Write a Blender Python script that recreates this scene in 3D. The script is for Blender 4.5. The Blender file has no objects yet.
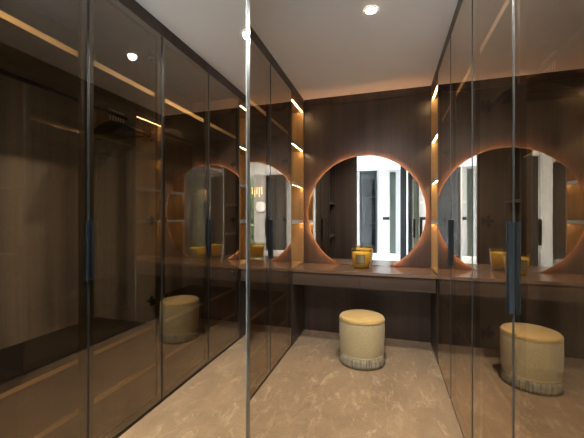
import bpy, bmesh, math, random
from mathutils import Vector, Matrix
random.seed(4)
SC = bpy.context.scene
COL = SC.collection
PI = math.pi

# ------------------------------------------------------------------ camera, sky, light, exposure
EYE = 1.324
YAW = 0.2968
cam_data = bpy.data.cameras.new('camera')
cam_data.sensor_width = 36.0
cam_data.lens = 315.7 / 584 * 36.0
cam_data.shift_y = -0.7 / 584
cam_data.clip_start = 0.02
cam = bpy.data.objects.new('camera', cam_data)
cam.location = (0, 0, EYE)
cam.rotation_euler = (PI / 2, 0, YAW)
COL.objects.link(cam)
SC.camera = cam

world = bpy.data.worlds.new('sky')
SC.world = world
world.use_nodes = True
wn = world.node_tree
sky = wn.nodes.new('ShaderNodeTexSky')
sky.sky_type = 'NISHITA'
sky.sun_elevation = math.radians(42)
sky.sun_rotation = math.radians(200)
sky.sun_disc = False
wn.links.new(sky.outputs[0], wn.nodes['Background'].inputs[0])
wn.nodes['Background'].inputs[1].default_value = 1.3

SC.view_settings.view_transform = 'Standard'
SC.view_settings.look = 'None'
SC.view_settings.gamma = 1.0
SC.view_settings.use_curve_mapping = False
SC.view_settings.exposure = 1.45
cy = SC.cycles
cy.max_bounces = 16
cy.glossy_bounces = 12
cy.diffuse_bounces = 5
cy.transmission_bounces = 8
cy.transparent_max_bounces = 32
cy.sample_clamp_indirect = 4.0
cy.use_denoising = True

DAY_W = 92          # added daylight panel in the room behind
SPOT_W = 70          # dressing room downlight
SPOT_BACK_W = 150  # added unseen downlight, its bounce off the near carpet lifts the ceiling
HALL_W = 6          # hall downlights
LED_E = 32.0
RING_E = 52.0


def area_light(name, loc, rot, sx, sy, power, color):
    d = bpy.data.lights.new(name, 'AREA')
    d.shape = 'RECTANGLE'
    d.size, d.size_y, d.energy, d.color = sx, sy, power, color
    o = bpy.data.objects.new(name, d)
    o.location, o.rotation_euler = loc, rot
    COL.objects.link(o)
    return o


# unseen daylight panel, added just inside the made-up side window of the hall
area_light('added_daylight', (-2.56, -1.3, 1.5), (0, -PI / 2, 0), 2.2, 1.6, DAY_W, (0.90, 0.96, 1.0))

# ------------------------------------------------------------------ materials
def mat(name):
    m = bpy.data.materials.new(name)
    m.use_nodes = True
    return m, m.node_tree, m.node_tree.nodes['Principled BSDF']


def simple(name, color, rough=0.5, metal=0.0, spec=0.5):
    m, nt, p = mat(name)
    p.inputs['Base Color'].default_value = (*color, 1)
    p.inputs['Roughness'].default_value = rough
    p.inputs['Metallic'].default_value = metal
    p.inputs['Specular IOR Level'].default_value = spec
    return m


def mixrgb(nt, fac, a, b, mode='MIX'):
    n = nt.nodes.new('ShaderNodeMix')
    n.data_type = 'RGBA'
    n.blend_type = mode
    for sock, v in ((n.inputs[0], fac), (n.inputs[6], a), (n.inputs[7], b)):
        if isinstance(v, (int, float)):
            sock.default_value = v
        elif isinstance(v, tuple):
            sock.default_value = (*v, 1)
        else:
            nt.links.new(v, sock)
    return n.outputs[2]


def noise(nt, scale3, scale=1.0, detail=3.0, rough=0.55, dist=0.0):
    tc = nt.nodes.new('ShaderNodeNewGeometry')
    mp = nt.nodes.new('ShaderNodeMapping')
    mp.inputs['Scale'].default_value = scale3
    nt.links.new(tc.outputs['Position'], mp.inputs[0])
    n = nt.nodes.new('ShaderNodeTexNoise')
    n.inputs['Scale'].default_value = scale
    n.inputs['Detail'].default_value = detail
    n.inputs['Roughness'].default_value = rough
    n.inputs['Distortion'].default_value = dist
    nt.links.new(mp.outputs[0], n.inputs['Vector'])
    return n.outputs['Fac']


def ramp(nt, fac, stops):
    r = nt.nodes.new('ShaderNodeValToRGB')
    els = r.color_ramp.elements
    while len(els) < len(stops):
        els.new(0.5)
    for e, (pos, c) in zip(els, stops):
        e.position = pos
        e.color = (*c, 1)
    nt.links.new(fac, r.inputs[0])
    return r.outputs[0]


def bump(nt, p, h, strength, dist=0.01):
    b = nt.nodes.new('ShaderNodeBump')
    b.inputs['Strength'].default_value = strength
    b.inputs['Distance'].default_value = dist
    nt.links.new(h, b.inputs['Height'])
    nt.links.new(b.outputs[0], p.inputs['Normal'])


def wood(name, dark, light, rough=0.38, grain=(55, 55, 1.6), spec=0.5):
    m, nt, p = mat(name)
    g = noise(nt, grain, 1.0, 5, 0.62)
    big = noise(nt, (grain[0] * 0.13, grain[1] * 0.13, grain[2] * 0.13), 1.0, 2, 0.5)
    fine = noise(nt, (grain[0] * 7, grain[1] * 7, grain[2] * 20), 1.0, 2, 0.5)
    c = ramp(nt, g, [(0.28, dark), (0.72, light)])
    c2 = mixrgb(nt, 0.55, c, ramp(nt, big, [(0.3, tuple(x * 0.55 for x in dark)), (0.7, light)]))
    c3 = mixrgb(nt, 0.35, c2, ramp(nt, fine, [(0.3, (0.35, 0.35, 0.35)), (0.7, (1.2, 1.2, 1.2))]), 'MULTIPLY')
    nt.links.new(c3, p.inputs['Base Color'])
    p.inputs['Roughness'].default_value = rough
    p.inputs['Specular IOR Level'].default_value = spec
    bump(nt, p, fine, 0.12, 0.002)
    return m


WOOD = wood('dark_walnut_veneer', (0.036, 0.024, 0.018), (0.088, 0.059, 0.043))
WOODIN = wood('wardrobe_interior_veneer', (0.13, 0.104, 0.078), (0.24, 0.196, 0.150), 0.5)
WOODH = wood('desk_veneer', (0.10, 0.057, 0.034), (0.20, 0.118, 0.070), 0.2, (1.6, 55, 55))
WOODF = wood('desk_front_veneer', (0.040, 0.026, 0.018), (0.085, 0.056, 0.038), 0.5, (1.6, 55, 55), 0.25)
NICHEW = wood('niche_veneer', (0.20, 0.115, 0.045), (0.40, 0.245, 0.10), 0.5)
TAN = simple('pale_bronze_edge', (0.72, 0.48, 0.20), 0.45)
BRONZE = simple('bronze_frame', (0.024, 0.019, 0.013), 0.45, 0.1)
BAND = simple('brown_edge_band', (0.24, 0.15, 0.07), 0.45)
DARKTOP = simple('black_stained_veneer', (0.012, 0.009, 0.007), 0.5)
ALU = simple('brushed_aluminium', (0.42, 0.43, 0.43), 0.4, 0.9)
PROFILE = simple('anodised_profile', (0.085, 0.09, 0.092), 0.38, 0.9)
STEEL = simple('satin_steel', (0.30, 0.31, 0.31), 0.33, 1.0)
GUN = simple('gunmetal', (0.016, 0.022, 0.027), 0.3, 0.5)
BLACK = simple('black_lacquer', (0.006, 0.006, 0.007), 0.4)
CHROME = simple('chrome', (0.9, 0.9, 0.9), 0.35, 0.9)
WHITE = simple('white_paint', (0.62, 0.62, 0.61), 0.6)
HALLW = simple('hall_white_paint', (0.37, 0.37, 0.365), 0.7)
CEIL = simple('ceiling_paint', (0.87, 0.90, 0.94), 0.85, 0, 0.2)  # cool tint put into the paint to offset the warm light cast
GREENW = simple('pale_green_paint', (0.27, 0.31, 0.27), 0.6)
STONE_M, _nt, _p = mat('dark_stone')
_nt.links.new(ramp(_nt, noise(_nt, (4, 4, 9), 1, 6, 0.7), [(0.3, (0.006, 0.007, 0.008)), (0.75, (0.07, 0.075, 0.08))]), _p.inputs['Base Color'])
HALLFLOOR = simple('pale_stone_floor', (0.55, 0.56, 0.55), 0.25)

MIRROR = simple('mirror_silver', (0.93, 0.94, 0.94), 0.0, 1.0)


def glass_coated(name, tint, f0, expo, refl):
    """tinted reflective glass: Fresnel-weighted mirror over tinted see-through"""
    m = bpy.data.materials.new(name)
    m.use_nodes = True
    nt = m.node_tree
    nt.nodes.clear()
    out = nt.nodes.new('ShaderNodeOutputMaterial')
    mix = nt.nodes.new('ShaderNodeMixShader')
    tr = nt.nodes.new('ShaderNodeBsdfTransparent')
    tr.inputs[0].default_value = (*tint, 1)
    gl = nt.nodes.new('ShaderNodeBsdfGlossy')
    gl.inputs['Color'].default_value = (*refl, 1)
    gl.inputs['Roughness'].default_value = 0.0
    geo = nt.nodes.new('ShaderNodeNewGeometry')
    dot = nt.nodes.new('ShaderNodeVectorMath')
    dot.operation = 'DOT_PRODUCT'
    nt.links.new(geo.outputs['Incoming'], dot.inputs[0])
    nt.links.new(geo.outputs['Normal'], dot.inputs[1])

    def mth(op, a, b=None):
        n = nt.nodes.new('ShaderNodeMath')
        n.operation = op
        for i, v in enumerate((a, b)):
            if v is None:
                continue
            if isinstance(v, (int, float)):
                n.inputs[i].default_value = v
            else:
                nt.links.new(v, n.inputs[i])
        return n.outputs[0]
    c = mth('ABSOLUTE', dot.outputs['Value'])
    f = mth('POWER', mth('SUBTRACT', 1.0, c), expo)
    f = mth('ADD', mth('MULTIPLY', f, 1 - f0), f0)
    nt.links.new(f, mix.inputs[0])
    nt.links.new(tr.outputs[0], mix.inputs[1])
    nt.links.new(gl.outputs[0], mix.inputs[2])
    nt.links.new(mix.outputs[0], out.inputs[0])
    return m


def clear(name, tint):
    m = bpy.data.materials.new(name)
    m.use_nodes = True
    nt = m.node_tree
    nt.nodes.clear()
    out = nt.nodes.new('ShaderNodeOutputMaterial')
    tr = nt.nodes.new('ShaderNodeBsdfTransparent')
    tr.inputs[0].default_value = (*tint, 1)
    nt.links.new(tr.outputs[0], out.inputs[0])
    return m


GLASS = glass_coated('bronze_reflective_glass', (0.74, 0.67, 0.58), 0.08, 1.85, (1.0, 0.90, 0.79))
GLASSIN = clear('bronze_glass_inner_face', (0.94, 0.92, 0.89))
PANE = glass_coated('clear_window_glass', (0.95, 0.97, 0.96), 0.06, 4.0, (1, 1, 1))
DARKPANE = glass_coated('smoked_door_glass', (0.62, 0.64, 0.66), 0.04, 4.0, (0.95, 0.97, 1))
JARGLASS = glass_coated('jar_glass', (0.95, 0.90, 0.72), 0.05, 4.0, (1, 1, 1))


def emit(name, color, strength):
    m = bpy.data.materials.new(name)
    m.use_nodes = True
    nt = m.node_tree
    nt.nodes.clear()
    out = nt.nodes.new('ShaderNodeOutputMaterial')
    e = nt.nodes.new('ShaderNodeEmission')
    e.inputs[0].default_value = (*color, 1)
    e.inputs[1].default_value = strength
    nt.links.new(e.outputs[0], out.inputs[0])
    return m


LED = emit('warm_led', (1.0, 0.66, 0.30), LED_E)
RINGLED = emit('amber_led', (1.0, 0.40, 0.14), RING_E)
LAMP = emit('downlight_glow', (1.0, 0.88, 0.70), 60)
FILAMENT = emit('pendant_glow', (1.0, 0.70, 0.36), 6)

# carpet: cut pile with brushed traffic marks
CARPET, nt, p = mat('brown_cut_pile_carpet')
n1 = noise(nt, (3.0, 2.2, 1), 1.0, 5, 0.65, 0.6)
n2 = noise(nt, (150, 150, 150), 1.0, 2, 0.6)
n3 = noise(nt, (12, 5, 1), 1.0, 8, 0.72, 0.9)
n4 = noise(nt, (5, 28, 1), 1.0, 4, 0.6, 0.3)
c = ramp(nt, n1, [(0.30, (0.185, 0.112, 0.050)), (0.70, (0.280, 0.175, 0.082))])
c = mixrgb(nt, ramp(nt, n3, [(0.52, (0, 0, 0)), (0.70, (0.9, 0.9, 0.9))]), c, (0.43, 0.30, 0.16))
c = mixrgb(nt, ramp(nt, n4, [(0.50, (0, 0, 0)), (0.75, (0.4, 0.4, 0.4))]), c, (0.18, 0.115, 0.06))
c = mixrgb(nt, 0.55, c, ramp(nt, n2, [(0.25, (0.45, 0.45, 0.45)), (0.75, (1.3, 1.3, 1.3))]), 'MULTIPLY')
nt.links.new(c, p.inputs['Base Color'])
p.inputs['Roughness'].default_value = 0.95
p.inputs['Specular IOR Level'].default_value = 0.1
p.inputs['Sheen Weight'].default_value = 0.25
bump(nt, p, n2, 0.6, 0.01)


def fabric(name, a, b, s):
    m, nt, p = mat(name)
    w = noise(nt, (s, s, s), 1.0, 2, 0.6)
    w2 = noise(nt, (s * 0.5, s * 0.5, s * 2.2), 1.0, 2, 0.6)
    c = mixrgb(nt, 0.5, ramp(nt, w, [(0.3, a), (0.7, b)]), ramp(nt, w2, [(0.3, a), (0.7, b)]))
    nt.links.new(c, p.inputs['Base Color'])
    p.inputs['Roughness'].default_value = 0.9
    p.inputs['Sheen Weight'].default_value = 0.2
    bump(nt, p, w, 0.3, 0.004)
    return m


POUF_SIDE = fabric('khaki_weave', (0.30, 0.235, 0.115), (0.51, 0.41, 0.215), 120)
POUF_TOP = fabric('pouffe_top_warm_lit', (0.38, 0.245, 0.075), (0.48, 0.315, 0.105), 110)  # yellower than the sides: warm lamp light put into the colour
FRINGE, nt, p = mat('taupe_fringe')
nt.links.new(ramp(nt, noise(nt, (85, 85, 7), 1.0, 2, 0.6), [(0.32, (0.13, 0.11, 0.075)), (0.66, (0.34, 0.285, 0.19))]), p.inputs['Base Color'])
p.inputs['Roughness'].default_value = 0.95
p.inputs['Specular IOR Level'].default_value = 0.1
WAX = simple('amber_wax', (0.70, 0.49, 0.07), 0.4)
WAX.node_tree.nodes['Principled BSDF'].inputs['Subsurface Weight'].default_value = 0.0
LABEL = simple('bronze_label', (0.16, 0.13, 0.075), 0.4, 0.4)
LABELG = simple('pale_gold_label', (0.30, 0.25, 0.15), 0.3, 0.7)
CURTAIN = simple('pale_curtain', (0.72, 0.75, 0.76), 0.8)
LEAF, nt, p = mat('hedge_leaves')
nt.links.new(ramp(nt, noise(nt, (7, 7, 7), 1, 5, 0.7), [(0.35, (0.03, 0.07, 0.015)), (0.65, (0.30, 0.42, 0.14))]), p.inputs['Base Color'])

# ------------------------------------------------------------------ mesh helpers
def add_box(bm, x0, x1, y0, y1, z0, z1, mi=0):
    x0, x1 = min(x0, x1), max(x0, x1)
    y0, y1 = min(y0, y1), max(y0, y1)
    z0, z1 = min(z0, z1), max(z0, z1)
    v = [bm.verts.new(q) for q in ((x0, y0, z0), (x1, y0, z0), (x1, y1, z0), (x0, y1, z0),
                                   (x0, y0, z1), (x1, y0, z1), (x1, y1, z1), (x0, y1, z1))]
    fs = []
    for idx in ((3, 2, 1, 0), (4, 5, 6, 7), (0, 1, 5, 4), (1, 2, 6, 5), (2, 3, 7, 6), (3, 0, 4, 7)):
        f = bm.faces.new([v[i] for i in idx])
        f.material_index = mi
        fs.append(f)
    return fs


def add_lathe(bm, prof, cx, cy_, seg=48, cap0=True, cap1=True, rmod=None, mi=0):
    rings = []
    for k, (r, z) in enumerate(prof):
        ring = []
        for i in range(seg):
            a = 2 * PI * i / seg
            rr = r * (rmod(a, k) if rmod else 1)
            ring.append(bm.verts.new((cx + rr * math.cos(a), cy_ + rr * math.sin(a), z)))
        rings.append(ring)
    for A, B in zip(rings, rings[1:]):
        for i in range(seg):
            f = bm.faces.new((A[i], A[(i + 1) % seg], B[(i + 1) % seg], B[i]))
            f.material_index = mi
            f.smooth = True
    if cap0:
        bm.faces.new(list(reversed(rings[0]))).material_index = mi
    if cap1:
        bm.faces.new(rings[-1]).material_index = mi
    return rings


def add_tube(bm, pts, r, seg=8, caps=True, rs=None):
    pts = [Vector(q) for q in pts]
    rings = []
    up = None
    for i, q in enumerate(pts):
        t = (pts[min(i + 1, len(pts) - 1)] - pts[max(i - 1, 0)]).normalized()
        if up is None:
            up = Vector((0, 0, 1)) if abs(t.z) < 0.9 else Vector((1, 0, 0))
        s = t.cross(up).normalized()
        u = s.cross(t).normalized()
        up = u
        rr = rs[i] if rs else r
        rings.append([bm.verts.new(q + s * (rr * math.cos(2 * PI * k / seg)) + u * (rr * math.sin(2 * PI * k / seg))) for k in range(seg)])
    for A, B in zip(rings, rings[1:]):
        for k in range(seg):
            f = bm.faces.new((A[k], A[(k + 1) % seg], B[(k + 1) % seg], B[k]))
            f.smooth = True
    if caps:
        bm.faces.new(list(reversed(rings[0])))
        bm.faces.new(rings[-1])


def obj(name, bm, mats, parent=None, bev=0.0, fix=True):
    """link a bmesh given in world coordinates as one object, under parent if any"""
    if bev > 0:
        bmesh.ops.bevel(bm, geom=[e for e in bm.edges], offset=bev, segments=2, affect='EDGES', clamp_overlap=True)
    if fix:
        bmesh.ops.recalc_face_normals(bm, faces=bm.faces)
    off = Vector((0, 0, 0))
    q = parent
    while q:
        off += q.location
        q = q.parent
    if parent is None:
        xs = [v.co for v in bm.verts]
        base = Vector(((min(v.x for v in xs) + max(v.x for v in xs)) / 2, (min(v.y for v in xs) + max(v.y for v in xs)) / 2, min(v.z for v in xs)))
        off = base
    bmesh.ops.translate(bm, verts=bm.verts, vec=-off)
    me = bpy.data.meshes.new(name)
    bm.to_mesh(me)
    bm.free()
    for m in (mats if isinstance(mats, (list, tuple)) else [mats]):
        me.materials.append(m)
    o = bpy.data.objects.new(name, me)
    COL.objects.link(o)
    if parent is not None:
        o.parent = parent
    else:
        o.location = off
    return o


def box(name, b, m, parent=None, bev=0.0):
    bm = bmesh.new()
    add_box(bm, *b)
    return obj(name, bm, m, parent, bev)


def boxes(name, bs, m, parent=None, bev=0.0):
    bm = bmesh.new()
    for b in bs:
        add_box(bm, *b)
    return obj(name, bm, m, parent, bev)


def tag(o, label=None, cat=None, group=None, kind=None):
    if label:
        o['label'] = label
    if cat:
        o['category'] = cat
    if group:
        o['group'] = group
    if kind:
        o['kind'] = kind
    return o


def thing(name, loc, label, cat, group=None):
    o = bpy.data.objects.new(name, None)
    o.empty_display_size = 0.1
    o.location = loc
    COL.objects.link(o)
    return tag(o, label, cat, group)


def struct(name, bs, m):
    return tag(boxes(name, bs, m), kind='structure')


def copy_tree(o, parent=None):
    c = o.copy()
    COL.objects.link(c)
    if parent is not None:
        c.parent = parent
    for ch in list(o.children):
        copy_tree(ch, c)
    return c


# ------------------------------------------------------------------ the setting
XL, XR = -0.957, 0.428          # door planes left and right
YB = 3.644                      # wall under the desk
YP = 3.622                      # veneer panel over the desk
ZC = 2.724                      # dressing room ceiling
ZD = 2.635                      # top of the doors
XM = -0.564                     # face of the mirror panel
HX0 = -2.6
HY = -2.30                       # far wall of the hall
DY = -0.12                      # where the dressing room ceiling ends

struct('floor', [(-1.62, 1.08, 0.0, 3.70, -0.05, 0.0)], CARPET)
struct('floor_hall', [(HX0 - 0.1, 1.2, HY - 0.1, 0.0, -0.05, 0.0)], HALLFLOOR)
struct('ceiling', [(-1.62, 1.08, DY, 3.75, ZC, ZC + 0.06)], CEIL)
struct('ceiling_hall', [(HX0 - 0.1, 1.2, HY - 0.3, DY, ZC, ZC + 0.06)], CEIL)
struct('wall_left', [(-1.62, -1.57, 0.14, 3.75, 0, ZC)], WHITE)
struct('wall_right', [(1.05, 1.1, HY, 3.75, 0, ZC)], WHITE)
struct('wall_front', [(HX0 - 0.1, -1.0, DY - 0.02, DY + 0.06, 0, ZC), (-1.0, XM - 0.02, DY - 0.02, 0.10, 0, ZC)], WHITE)

# veneered back wall: lower wall and the panel over the desk
struct('wall_back', [(XL - 0.36, XR + 0.36, YB + 0.008, YB + 0.07, 0.0, ZC), (XL, XR, YB, YB + 0.02, 0.0, 0.79)], WOOD)
CX, CZ, RM = -0.262, 1.383, 0.640
ZT = 0.803
struct('wall_panel', [(XL, XR, YP, YP + 0.04, ZT, ZD)], WOOD)


def arc(r, z0, n=96):
    """points of the circle of radius r above height z0, left foot to right foot"""
    a0 = math.asin((CZ - z0) / r)
    return [(CX + r * math.cos(t), CZ + r * math.sin(t)) for t in [PI + a0 - (PI + 2 * a0) * i / n for i in range(n + 1)]]


struct('trim_1', [(XL, XR, YP - 0.006, YP + 0.05, ZD + 0.004, ZC)], WOOD)

# ------------------------------------------------------------------ arched mirror
YM = 3.600                      # mirror face, standing off the panel
mir = thing('arched_mirror', (CX, YM, ZT), 'large round backlit mirror cut off flat by the dressing table top', 'mirror')


def disc(bm, r, y0, y1, z0):
    pts = arc(r, z0)
    A = [bm.verts.new((x, y0, z)) for x, z in pts]
    B = [bm.verts.new((x, y1, z)) for x, z in pts]
    bm.faces.new(A)
    bm.faces.new(list(reversed(B)))
    for i in range(len(A)):
        j = (i + 1) % len(A)
        bm.faces.new((A[i], A[j], B[j], B[i]))


bm = bmesh.new()
disc(bm, RM, YM, YM + 0.005, ZT)
obj('mirror_glass', bm, MIRROR, mir)
bm = bmesh.new()
disc(bm, RM - 0.03, YM + 0.0055, YP - 0.0005, ZT)
obj('backing', bm, BLACK, mir)
bm = bmesh.new()
pi_ = arc(RM - 0.027, ZT + 0.03)
po_ = arc(RM - 0.019, ZT + 0.03)
rows = [[bm.verts.new((x, y, z)) for x, z in pp] for y in (YM + 0.007, YM + 0.014) for pp in (pi_, po_)]
for i in range(len(pi_) - 1):
    for a_, b_ in ((0, 1), (1, 3), (3, 2), (2, 0)):
        bm.faces.new((rows[a_][i], rows[a_][i + 1], rows[b_][i + 1], rows[b_][i]))
tag(obj('led_strip', bm, RINGLED, mir), 'amber light line round the back of the edge')

# ------------------------------------------------------------------ wardrobes
def make_handle(parent, side, xf, y, toward, z0, z1):
    """slim vertical edge pull: back plate, proud grip and grooves"""
    o = -side                    # outward, into the corridor
    bm = bmesh.new()
    w = 0.0135 * toward
    add_box(bm, xf + o * 0.001, xf + o * 0.007, y, y + w, z0, z1)
    add_box(bm, xf + o * 0.007, xf + o * 0.018, y + w * 0.62, y + w, z0, z1)
    add_box(bm, xf + o * 0.014, xf + o * 0.018, y + w * 0.15, y + w * 0.62, z0, z1)
    return obj('handle', bm, GUN, parent, 0.0012)


def make_door(root, side, xf, y0, y1, seam, handle=True, hinges=True):
    z0, z1 = 0.028, ZD
    s = side
    fw = 0.036
    a, b = xf + s * 0.0065, xf + s * 0.026
    g = 0.0018
    y0, y1 = y0 + g, y1 - g
    door = boxes('door', [(a, b, y0, y0 + fw, z0, z1), (a, b, y1 - fw, y1, z0, z1),
                          (a, b, y0 + fw, y1 - fw, z0, z0 + fw), (a, b, y0 + fw, y1 - fw, z1 - fw, z1)], BRONZE, root)
    bm = bmesh.new()
    add_box(bm, xf, xf + s * 0.006, y0 + 0.004, y1 - 0.004, z0, z1)
    bm.faces.ensure_lookup_table()
    for f in bm.faces:
        f.material_index = 0 if abs(f.calc_center_median().x - xf) < 1e-4 else 1
    obj('glass_pane', bm, [GLASS, GLASSIN], door)
    boxes('edge_trim', [(xf - s * 0.0015, xf + s * 0.0065, y0, y0 + 0.004, z0, z1),
                        (xf - s * 0.0015, xf + s * 0.0065, y1 - 0.004, y1, z0, z1)], PROFILE, door)
    if handle:
        toward = 1 if abs(y0 - seam) < 0.02 else -1
        make_handle(door, side, xf, seam + toward * 0.004, toward, 0.985, 1.312)
    if hinges:
        hy, d = (y1, -1) if abs(y0 - seam) < 0.02 else (y0, 1)
        for z in (0.735, 1.31, 1.905, 2.48):
            bm = bmesh.new()
            add_box(bm, b, b + s * 0.012, hy + d * 0.034, hy + d * 0.078, z - 0.020, z + 0.020)
            add_box(bm, b + s * 0.012, b + s * 0.060, hy + d * 0.022, hy + d * 0.050, z - 0.009, z + 0.009)
            add_box(bm, b + s * 0.035, b + s * 0.050, hy + d * 0.020, hy + d * 0.030, z - 0.03, z + 0.03)
            obj('hinge', bm, BLACK, door, 0.001)
    return door


def wardrobe(side, y0, y1, seam, label, depth=0.60, fitted=True, zc=ZC):
    xf = XR if side > 0 else XL
    s = side
    xb = xf + s * depth
    root = thing('wardrobe', (xf + s * depth / 2, (y0 + y1) / 2, 0), label, 'wardrobe', 'glass fronted wardrobes')
    xi = xf + s * 0.029
    t = 0.018
    boxes('carcass', [(xb - s * t, xb, y0, y1, 0.05, ZD),                       # back
                      (xi, xb - s * t, y0, y0 + t, 0.0, ZD), (xi, xb - s * t, y1 - t, y1, 0.0, ZD),
                      (xi, xb, y0, y1, ZD, ZD + 0.02), (xi, xb - s * t, y0 + t, y1 - t, 0.03, 0.05)], WOODIN, root)
    box('cornice', (xf + s * 0.001, xf + s * 0.022, y0, y1, ZD + 0.005, zc), WOOD, root)
    box('plinth', (xf + s * 0.004, xf + s * 0.022, y0, y1, 0.0, 0.024), BLACK, root)
    make_door(root, side, xf, y0, seam, seam)
    make_door(root, side, xf, seam, y1, seam)
    if fitted:
        ya, yb = y0 + t, y1 - t
        sh = box('shelf', (xi + s * 0.004, xb - s * t, ya, yb, 2.186, 2.212), WOODIN, root)
        tag(box('edge_band', (xi + s * 0.001, xi + s * 0.004, ya, yb, 2.184, 2.214), TAN, sh), 'pale tan front edge')
        bm = bmesh.new()
        xr_ = xf + s * 0.30
        add_tube(bm, [(xr_, ya, 2.059), (xr_, yb, 2.059)], 0.0125, 12)
        tag(obj('hanging_rail', bm, BLACK, root), 'black hanging rail')
        xd = xi + s * 0.015
        ch = box('drawer_chest', (xd + s * 0.02, xb - s * t, ya, yb, 0.05, 0.545), WOODIN, root)
        box('chest_top', (xd, xb - s * t, ya, yb, 0.545, 0.567), DARKTOP, ch)
        tag(box('edge_band', (xd - s * 0.003, xd, ya, yb, 0.545, 0.567), BAND, ch), 'lighter brown front edge')
        ym = (ya + yb) / 2
        for (a, b) in ((ya, ym), (ym, yb)):
            for (c, d) in ((0.055, 0.270), (0.302, 0.540)):
                dw = box('drawer', (xd + s * 0.001, xd + s * 0.02, a + 0.002, b - 0.002, c, d), WOOD, root, 0.001)
                if d < 0.3:
                    tag(box('pull_edge', (xd - s * 0.004, xd + s * 0.02, a + 0.002, b - 0.002, d, d + 0.026), BAND, dw), 'lighter brown pull along the top')
    return root


WR2 = wardrobe(1, 1.897, 3.128, 2.507, 'glass wardrobe on the right, nearest the dressing table')
WR1 = wardrobe(1, 0.700, 1.895, 1.314, 'right-hand glass wardrobe with black hangers inside, nearest the viewer')
WR0 = wardrobe(1, -0.500, 0.698, 0.100, 'right-hand glass wardrobe beside the hall doorway, seen only reflected', fitted=False)
WL2 = wardrobe(-1, 1.897, 3.112, 2.507, 'glass wardrobe on the left, between mirror panel and dressing table')

# ------------------------------------------------------------------ lit open shelf units
def niche(side, y0, y1, label, zb=ZT, d=0.33, led=True, levels=(2.575, 2.117, 1.683, 1.275)):
    xf = XR if side > 0 else XL
    s = side
    root = thing('shelf_unit', (xf + s * d / 2, (y0 + y1) / 2, zb), label, 'shelves', 'open lit shelf units')
    t = 0.016
    xb = xf + s * d
    boxes('body', [(xb - s * t, xb, y0, y1, zb, ZD), (xf, xb - s * t, y0, y0 + t, zb, ZD),
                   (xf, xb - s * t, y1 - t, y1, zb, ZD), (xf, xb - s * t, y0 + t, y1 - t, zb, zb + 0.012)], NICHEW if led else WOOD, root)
    box('cornice', (xf + s * 0.001, xb, y0, y1, ZD + 0.003, ZC), WOOD, root)
    for k, z in enumerate(levels):
        th = 0.028 if k else ZD - z
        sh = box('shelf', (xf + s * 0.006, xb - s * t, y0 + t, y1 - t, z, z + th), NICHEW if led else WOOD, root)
        if k:
            tag(box('edge_trim', (xf + s * 0.001, xf + s * 0.006, y0 + t, y1 - t, z - 0.008, z + th), ALU if led else WOOD, sh), 'pale metal front edge')
        if led:
            tag(box('led_strip', (xf + s * 0.014, xf + s * 0.022, y0 + t + 0.004, y1 - t - 0.004, z - 0.003, z - 0.0005), LED, sh), 'warm glowing strip')
    return root


niche(-1, 3.114, 3.598, 'lit open shelves left of the round mirror')
niche(1, 3.130, 3.598, 'lit open shelves right of the round mirror')
niche(-1, 1.262, 1.895, 'open shelves beside the mirror panel, seen only reflected', zb=0.02, led=False, levels=(2.575, 1.58, 1.00))

# ------------------------------------------------------------------ mirror panel on the near left
mp = thing('mirror_panel', (XM - 0.2, 0.68, 0), 'full-height mirror panel with slim metal edge, on the near left', 'mirror')
box('panel', (XL - 0.02, XM - 0.008, 0.12, 1.226, 0.0, ZC - 0.002), WOOD, mp)
box('mirror_glass', (XM - 0.007, XM, 0.12, 1.196, 0.0, ZC - 0.002), MIRROR, mp)
tag(boxes('edge_trim', [(XM - 0.007, XM + 0.003, 1.197, 1.228, 0.0, ZC - 0.002)], STEEL, mp, 0.002), 'bright metal corner strip')

# ------------------------------------------------------------------ dressing table
dk = thing('dressing_table', (CX, 3.36, 0), 'wide dark veneer dressing table built in under the round mirror', 'table')
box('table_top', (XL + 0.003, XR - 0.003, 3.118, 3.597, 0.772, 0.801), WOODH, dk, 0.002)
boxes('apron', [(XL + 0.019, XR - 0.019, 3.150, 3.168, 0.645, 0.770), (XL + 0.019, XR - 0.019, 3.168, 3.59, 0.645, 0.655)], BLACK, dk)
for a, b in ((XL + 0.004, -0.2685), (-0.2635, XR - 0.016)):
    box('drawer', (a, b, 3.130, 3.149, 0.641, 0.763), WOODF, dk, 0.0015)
for a, b in ((XL - 0.017, XL + 0.001), (XR - 0.001, XR + 0.017)):
    box('side_panel', (a, b, 3.132, 3.64, 0.0, 0.80 if a < -1 else 0.80), WOOD, dk)

# ------------------------------------------------------------------ pouffe
PX, PY = -0.238, 2.995
pf = thing('pouffe', (PX, PY, 0), 'round khaki upholstered pouffe with a fringe, in front of the dressing table', 'stool')
bm = bmesh.new()
add_lathe(bm, [(0.186, 0.035), (0.196, 0.07), (0.206, 0.14), (0.2115, 0.22), (0.213, 0.30), (0.211, 0.37), (0.207, 0.392)], PX, PY, 64)
obj('body', bm, POUF_SIDE, pf)
bm = bmesh.new()
add_lathe(bm, [(0.2065, 0.3925), (0.209, 0.402), (0.203, 0.412), (0.18, 0.419), (0.13, 0.424), (0.07, 0.4265), (0.001, 0.427)], PX, PY, 64, True, False)
tag(obj('seat', bm, POUF_TOP, pf), 'padded top, warm lamp light put into its colour')
bm = bmesh.new()
add_tube(bm, [(PX + 0.2095 * math.cos(2 * PI * i / 64), PY + 0.2095 * math.sin(2 * PI * i / 64), 0.394) for i in range(65)], 0.0042, 8, False)
obj('piping', bm, POUF_TOP, pf)
bm = bmesh.new()
add_lathe(bm, [(0.199, 0.086), (0.203, 0.088), (0.203, 0.098), (0.199, 0.1)], PX, PY, 64, False, False)
pf.scale = (0.97, 0.97, 1.02)
obj('braid', bm, POUF_SIDE, pf)
bm = bmesh.new()
rnd = [random.random() for _ in range(400)]
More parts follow.
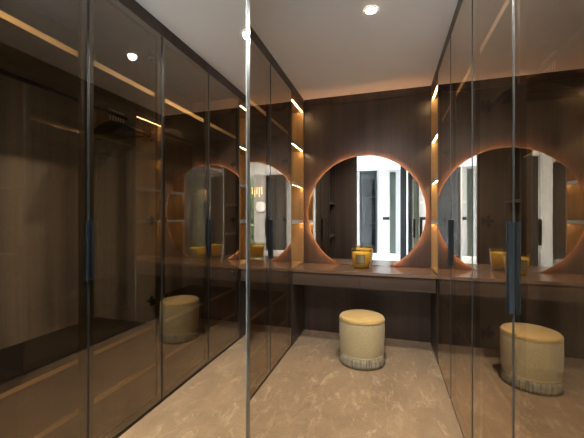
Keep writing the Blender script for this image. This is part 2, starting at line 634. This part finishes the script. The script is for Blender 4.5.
add_lathe(bm, [(0.190, 0.0), (0.209, 0.002), (0.207, 0.03), (0.204, 0.06), (0.201, 0.088), (0.19, 0.088)], PX, PY, 384, False, False,
          rmod=lambda a, k: 1 + (0.022 * (1 if int(a / (2 * PI) * 384 + 0.5) % 3 else -1) + 0.03 * (rnd[int(a / (2 * PI) * 384 + 0.5) // 3 % 400] - 0.5)) * (0, 1, 0.9, 0.6, 0.1, 0)[k])
tag(obj('fringe', bm, FRINGE, pf), 'grey-beige thread fringe')

# ------------------------------------------------------------------ candle
KX, KY = -0.272, 3.392
cd = thing('candle', (KX, KY, 0.801), 'large yellow candle in a glass jar with a bronze label, on the dressing table', 'candle')
K0, KH, KR0, KR1 = 0.8012, 0.203, 0.089, 0.106


def kr(z):
    return KR0 + (KR1 - KR0) * (z - K0) / KH


bm = bmesh.new()
add_lathe(bm, [(KR0 - 0.010, K0), (KR0 - 0.002, K0 + 0.003), (kr(K0 + 0.1), K0 + 0.1), (KR1, K0 + KH - 0.002), (KR1 - 0.0015, K0 + KH), (KR1 - 0.003, K0 + KH - 0.002),
               (kr(K0 + 0.1) - 0.003, K0 + 0.1), (KR0 - 0.006, K0 + 0.014), (0.001, K0 + 0.012)], KX, KY, 64, True, True)
obj('jar', bm, JARGLASS, cd)
bm = bmesh.new()
add_lathe(bm, [(KR0 - 0.0075, K0 + 0.017), (kr(K0 + 0.1) - 0.0045, K0 + 0.1), (kr(K0 + 0.165) - 0.0045, K0 + 0.165), (kr(K0 + 0.165) - 0.012, K0 + 0.162), (0.001, K0 + 0.160)], KX, KY, 64, True, True)
obj('wax', bm, WAX, cd)
for a in (0.4, 2.5, 4.6):
    bm = bmesh.new()
    wx, wy = KX + 0.035 * math.cos(a), KY + 0.035 * math.sin(a)
    add_tube(bm, [(wx, wy, K0 + 0.155), (wx + 0.001, wy, K0 + 0.172)], 0.0016, 6)
    obj('wick', bm, BLACK, cd)


def curved_plate(bm, a0, a1, z0, z1, off, th):
    n = 12
    vs = []
    for o_ in (off, off + th):
        for z in (z0, z1):
            rr = kr(z) + o_
            vs.append([bm.verts.new((KX + rr * math.cos(a0 + (a1 - a0) * i / n), KY + rr * math.sin(a0 + (a1 - a0) * i / n), z)) for i in range(n + 1)])
    for i in range(n):
        for p_, q_ in ((0, 1), (1, 3), (3, 2), (2, 0)):
            bm.faces.new((vs[p_][i], vs[p_][i + 1], vs[q_][i + 1], vs[q_][i]))
    for i in (0, n):
        bm.faces.new((vs[0][i], vs[1][i], vs[3][i], vs[2][i]))


bm = bmesh.new()
am = -PI / 2 - 0.06
curved_plate(bm, am - 0.50, am + 0.50, K0 + 0.052, K0 + 0.150, 0.0006, 0.002)
lb = obj('label', bm, LABEL, cd)
bm = bmesh.new()
curved_plate(bm, am - 0.40, am + 0.40, K0 + 0.062, K0 + 0.140, 0.0027, 0.0008)
obj('label_face', bm, LABELG, lb)

# ------------------------------------------------------------------ hangers on the right-hand rail
def make_hanger(x, y, z):
    root = thing('clothes_hanger', (x, y, z), 'black clothes hanger with chrome hook on the wardrobe rail', 'hanger', 'black hangers in the right-hand wardrobe')
    zr = z
    bm = bmesh.new()
    pts = [(x, y, zr - 0.065), (x, y, zr - 0.03)]
    for i in range(11):
        a = -PI / 2 + i / 10 * PI * 1.25
        pts.append((x + 0.0165 * math.cos(a) * 1.0, y, zr + 0.0005 + 0.0165 * math.sin(a)))
    pts[1] = (x, y, zr - 0.022)
    add_tube(bm, pts, 0.0019, 6)
    obj('hook', bm, CHROME, root)
    bm = bmesh.new()
    # shoulders
    sh = []
    for i in range(-8, 9):
        u = i / 8
        sh.append((x + 0.215 * u, y, zr - 0.068 - 0.085 * abs(u) ** 1.35))
    add_tube(bm, sh, 0.012, 8, True, [0.008 + 0.0025 * abs(i / 8) ** 1.5 for i in range(-8, 9)])
    add_tube(bm, [(x - 0.185, y, zr - 0.160), (x + 0.185, y, zr - 0.160)], 0.006, 8)
    obj('shoulders', bm, BLACK, root)
    return root


HX = XR + 0.30
h0 = make_hanger(HX, 1.735, 2.070)
for i, dy in enumerate((0.0225, 0.045, 0.067, 0.0895, 0.112)):
    h = copy_tree(h0)
    h.location.y += dy
    h.rotation_euler.z = (0.0, 0.004, -0.004, 0.003, 0.0)[i]

# ------------------------------------------------------------------ downlights
def downlight(x, y, z, power, label, group, color=(1.0, 0.96, 0.91), blend=0.9, size=150):
    root = thing('downlight', (x, y, z), label, 'ceiling light', group)
    bm = bmesh.new()
    add_lathe(bm, [(0.046, z - 0.001), (0.046, z - 0.005), (0.036, z - 0.007), (0.034, z - 0.002)], x, y, 32, False, False)
    obj('ring', bm, WHITE, root)
    bm = bmesh.new()
    add_lathe(bm, [(0.035, z - 0.0015), (0.034, z - 0.004)], x, y, 32, True, True)
    obj('lamp', bm, LAMP, root)
    d = bpy.data.lights.new('downlight_beam', 'SPOT')
    d.energy, d.color = power, color
    d.spot_size, d.spot_blend = math.radians(size), blend
    d.shadow_soft_size = 0.035
    o = bpy.data.objects.new('downlight_beam', d)
    o.location = (0, 0, -0.012)
    o.parent = root
    COL.objects.link(o)
    return root


downlight(-0.113, 2.184, ZC, SPOT_W, 'bright round ceiling downlight above the carpet', None)
downlight(-0.113, 0.35, ZC, SPOT_BACK_W, 'added round ceiling downlight above the hall doorway, out of frame', None)

# ------------------------------------------------------------------ the hall behind, seen in the mirrors
DX0, DX1 = -1.02, -0.325
WX0, WX1 = -1.80, -1.40
GX0, GX1 = 0.035, 0.20
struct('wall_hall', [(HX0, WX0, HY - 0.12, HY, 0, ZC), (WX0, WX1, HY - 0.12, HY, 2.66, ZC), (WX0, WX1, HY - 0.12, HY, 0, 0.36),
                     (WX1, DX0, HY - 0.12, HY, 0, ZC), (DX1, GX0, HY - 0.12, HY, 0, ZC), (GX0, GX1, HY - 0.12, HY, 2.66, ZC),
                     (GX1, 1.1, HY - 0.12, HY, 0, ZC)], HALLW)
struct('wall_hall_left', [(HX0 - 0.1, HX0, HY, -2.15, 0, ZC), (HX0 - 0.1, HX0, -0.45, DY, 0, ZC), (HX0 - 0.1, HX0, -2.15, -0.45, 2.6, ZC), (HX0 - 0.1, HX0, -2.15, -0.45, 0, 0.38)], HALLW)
struct('wall_recess', [(GX0 - 0.05, GX1 + 0.05, HY - 0.30, HY - 0.25, 0, ZC), (GX0 - 0.05, GX0, HY - 0.25, HY - 0.12, 0, ZC), (GX1, GX1 + 0.05, HY - 0.25, HY - 0.12, 0, ZC)], GREENW)
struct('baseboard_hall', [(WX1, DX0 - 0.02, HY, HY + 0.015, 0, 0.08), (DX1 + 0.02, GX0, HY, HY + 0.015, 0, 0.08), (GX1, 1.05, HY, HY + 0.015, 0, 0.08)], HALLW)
# glazed dark door
ZH = 2.70
dr = tag(boxes('door_1', [(DX0, DX0 + 0.05, HY - 0.06, HY + 0.02, 0.0, ZH), (DX1 - 0.05, DX1, HY - 0.06, HY + 0.02, 0.0, ZH),
                          (DX0, DX1, HY - 0.06, HY + 0.02, ZH - 0.05, ZH), (DX0, DX1, HY - 0.06, HY + 0.02, 0.0, 0.1),
                          (DX0 + 0.05, DX1 - 0.05, HY - 0.05, HY + 0.01, 1.94, 1.96), (DX0 + 0.05, DX1 - 0.05, HY - 0.05, HY + 0.01, 1.18, 1.20)], BLACK), kind='structure')
box('glass_pane', (DX0 + 0.05, DX1 - 0.05, HY - 0.03, HY - 0.024, 0.1, ZH - 0.05), DARKPANE, dr)
box('door_handle', (DX0 + 0.36, DX0 + 0.385, HY + 0.02, HY + 0.05, 1.10, 1.46), BLACK, dr)
struct('wall_stone', [(DX0 - 0.3, DX1 + 0.07, HY - 0.75, HY - 0.7, 0, ZC), (DX0 - 0.3, DX1 + 0.07, HY - 0.75, HY - 0.12, ZC, ZC + 0.05),
                      (DX0 - 0.35, DX0 - 0.3, HY - 0.75, HY - 0.125, 0, ZC), (DX1 + 0.02, DX1 + 0.07, HY - 0.7, HY - 0.125, 0, ZC)], STONE_M)
# garden window with frame
wf = tag(boxes('window_1', [(WX0, WX0 + 0.03, HY - 0.08, HY - 0.02, 0.36, 2.66), (WX1 - 0.03, WX1, HY - 0.08, HY - 0.02, 0.36, 2.66),
                            (WX0, WX1, HY - 0.08, HY - 0.02, 2.62, 2.66), (WX0, WX1, HY - 0.08, HY - 0.02, 0.36, 0.41),
                            (WX0, WX1, HY - 0.08, HY - 0.02, 1.08, 1.12)], WHITE), kind='structure')
box('glass_pane', (WX0 + 0.03, WX1 - 0.03, HY - 0.055, HY - 0.05, 0.41, 2.62), PANE, wf)
wf2 = tag(boxes('window_added', [(HX0 - 0.07, HX0 - 0.01, -2.15, -2.1, 0.38, 2.6), (HX0 - 0.07, HX0 - 0.01, -0.5, -0.45, 0.38, 2.6), (HX0 - 0.07, HX0 - 0.01, -1.32, -1.28, 0.38, 2.6),
                             (HX0 - 0.07, HX0 - 0.01, -2.15, -0.45, 0.38, 0.43), (HX0 - 0.07, HX0 - 0.01, -2.15, -0.45, 2.55, 2.6)], WHITE), kind='structure')  # unseen side window, added to give the hall its daylight
box('glass_pane', (HX0 - 0.045, HX0 - 0.04, -2.1, -0.5, 0.43, 2.55), PANE, wf2)


def curtain(name, x0, x1, y, label):
    bm = bmesh.new()
    n = 60
    lo, hi = [], []
    for i in range(n + 1):
        x = x0 + (x1 - x0) * i / n
        w = 0.03 * math.sin(i / n * PI * 2 * 5)
        lo.append(bm.verts.new((x, y + w, 0.02)))
        hi.append(bm.verts.new((x, y + w * 0.7, 2.70)))
    for i in range(n):
        bm.faces.new((lo[i], lo[i + 1], hi[i + 1], hi[i])).smooth = True
    bmesh.ops.solidify(bm, geom=bm.faces[:], thickness=0.004)
    return tag(obj(name, bm, CURTAIN), label, 'curtain', 'hall window curtains')


curtain('curtain', -2.10, WX0 - 0.01, HY + 0.07, 'pale curtain hanging left of the garden window in the hall')
# garden beyond the window
bm = bmesh.new()
bmesh.ops.create_icosphere(bm, subdivisions=5, radius=1.0)
for v in bm.verts:
    k = 0.13 * (math.sin(v.co.x * 17 + v.co.z * 9) * math.sin(v.co.y * 15 + 1) + math.sin(v.co.z * 23 + v.co.x * 5)) * 0.6 + 0.06 * random.random()
    v.co = Vector((v.co.x * 2.6 - 3.2, v.co.y * 0.8 - 5.4, v.co.z * 2.1 + 1.3)) + (v.co * k * 1.5)
tag(obj('hedge', bm, LEAF), 'leafy green hedge outside the hall window', 'hedge')
tag(box('ground', (-8, 3, -9, HY - 0.9, -0.15, -0.06), simple('grass', (0.10, 0.17, 0.04), 0.9)), kind='structure')
# black jamb and partition beyond the last wardrobe
struct('trim_2', [(0.285, 0.45, -1.22, -1.16, 0, ZC)], BLACK)
struct('wall_partition', [(0.45, 1.05, -1.22, -1.16, 0, ZC), (0.428, 1.05, -1.16, -0.502, 0, ZC)], HALLW)

bn = thing('bench', (-0.16, -1.22, 0), 'low white upholstered bench in the hall, seen in the round mirror', 'bench')
bm = bmesh.new()
add_box(bm, -0.60, 0.27, -1.45, -0.98, 0.10, 0.40)
obj('cushion', bm, WHITE, bn, 0.02)
for lx in (-0.55, 0.22):
    for ly in (-1.40, -1.03):
        box('leg', (lx - 0.02, lx + 0.02, ly - 0.02, ly + 0.02, 0.0, 0.10), BLACK, bn)

RX = -1.19
rm = thing('round_mirror', (RX, HY + 0.02, 1.70), 'small round wall mirror on the white hall wall', 'mirror')
bm = bmesh.new()
bmesh.ops.create_cone(bm, cap_ends=True, segments=48, radius1=0.18, radius2=0.18, depth=0.02, matrix=Matrix.Translation((RX, HY + 0.02, 1.70)) @ Matrix.Rotation(PI / 2, 4, 'X'))
obj('mirror_glass', bm, MIRROR, rm)
bm = bmesh.new()
add_tube(bm, [(RX + 0.185 * math.cos(2 * PI * i / 48), HY + 0.025, 1.70 + 0.185 * math.sin(2 * PI * i / 48)) for i in range(49)], 0.010, 8, False)
obj('frame', bm, GUN, rm)

LX, LY = -1.20, -2.0
pd = thing('pendant_lamp', (LX, LY, ZC), 'pendant lamp with glowing warm tubes hanging in the hall', 'lamp')
bm = bmesh.new()
add_tube(bm, [(LX, LY, ZC), (LX, LY, 2.32)], 0.006, 8)
add_tube(bm, [(LX - 0.18, LY, 2.32), (LX + 0.18, LY, 2.32)], 0.010, 8)
obj('stem', bm, GUN, pd)
for i in range(5):
    bm = bmesh.new()
    xx = LX - 0.16 + i * 0.08
    zz = 2.08 - 0.08 * (i % 2)
    add_tube(bm, [(xx, LY, 2.31), (xx, LY, zz)], 0.011, 10)
    obj('glow_tube', bm, FILAMENT, pd)

tag(box('thermostat', (-0.06, 0.02, HY + 0.001, HY + 0.02, 1.73, 1.81), simple('thermostat_white', (0.5, 0.5, 0.48), 0.4), None, 0.004), 'small white thermostat on the hall wall', 'thermostat')
sw = tag(box('light_switch', (-0.16, 0.02, HY + 0.001, HY + 0.012, 1.28, 1.36), GUN, None, 0.002), 'dark three-gang switch plate on the hall wall', 'switch')
for i in range(3):
    box('rocker', (-0.152 + i * 0.057, -0.102 + i * 0.057, HY + 0.012, HY + 0.016, 1.29, 1.35), BLACK, sw)

downlight(-0.42, -1.34, ZC, HALL_W, 'round hall ceiling downlight in front of the dark glazed door', None, (1, 0.95, 0.88))
downlight(-1.55, -1.2, ZC, HALL_W, 'round hall ceiling downlight nearer the window side', None, (1, 0.95, 0.88))
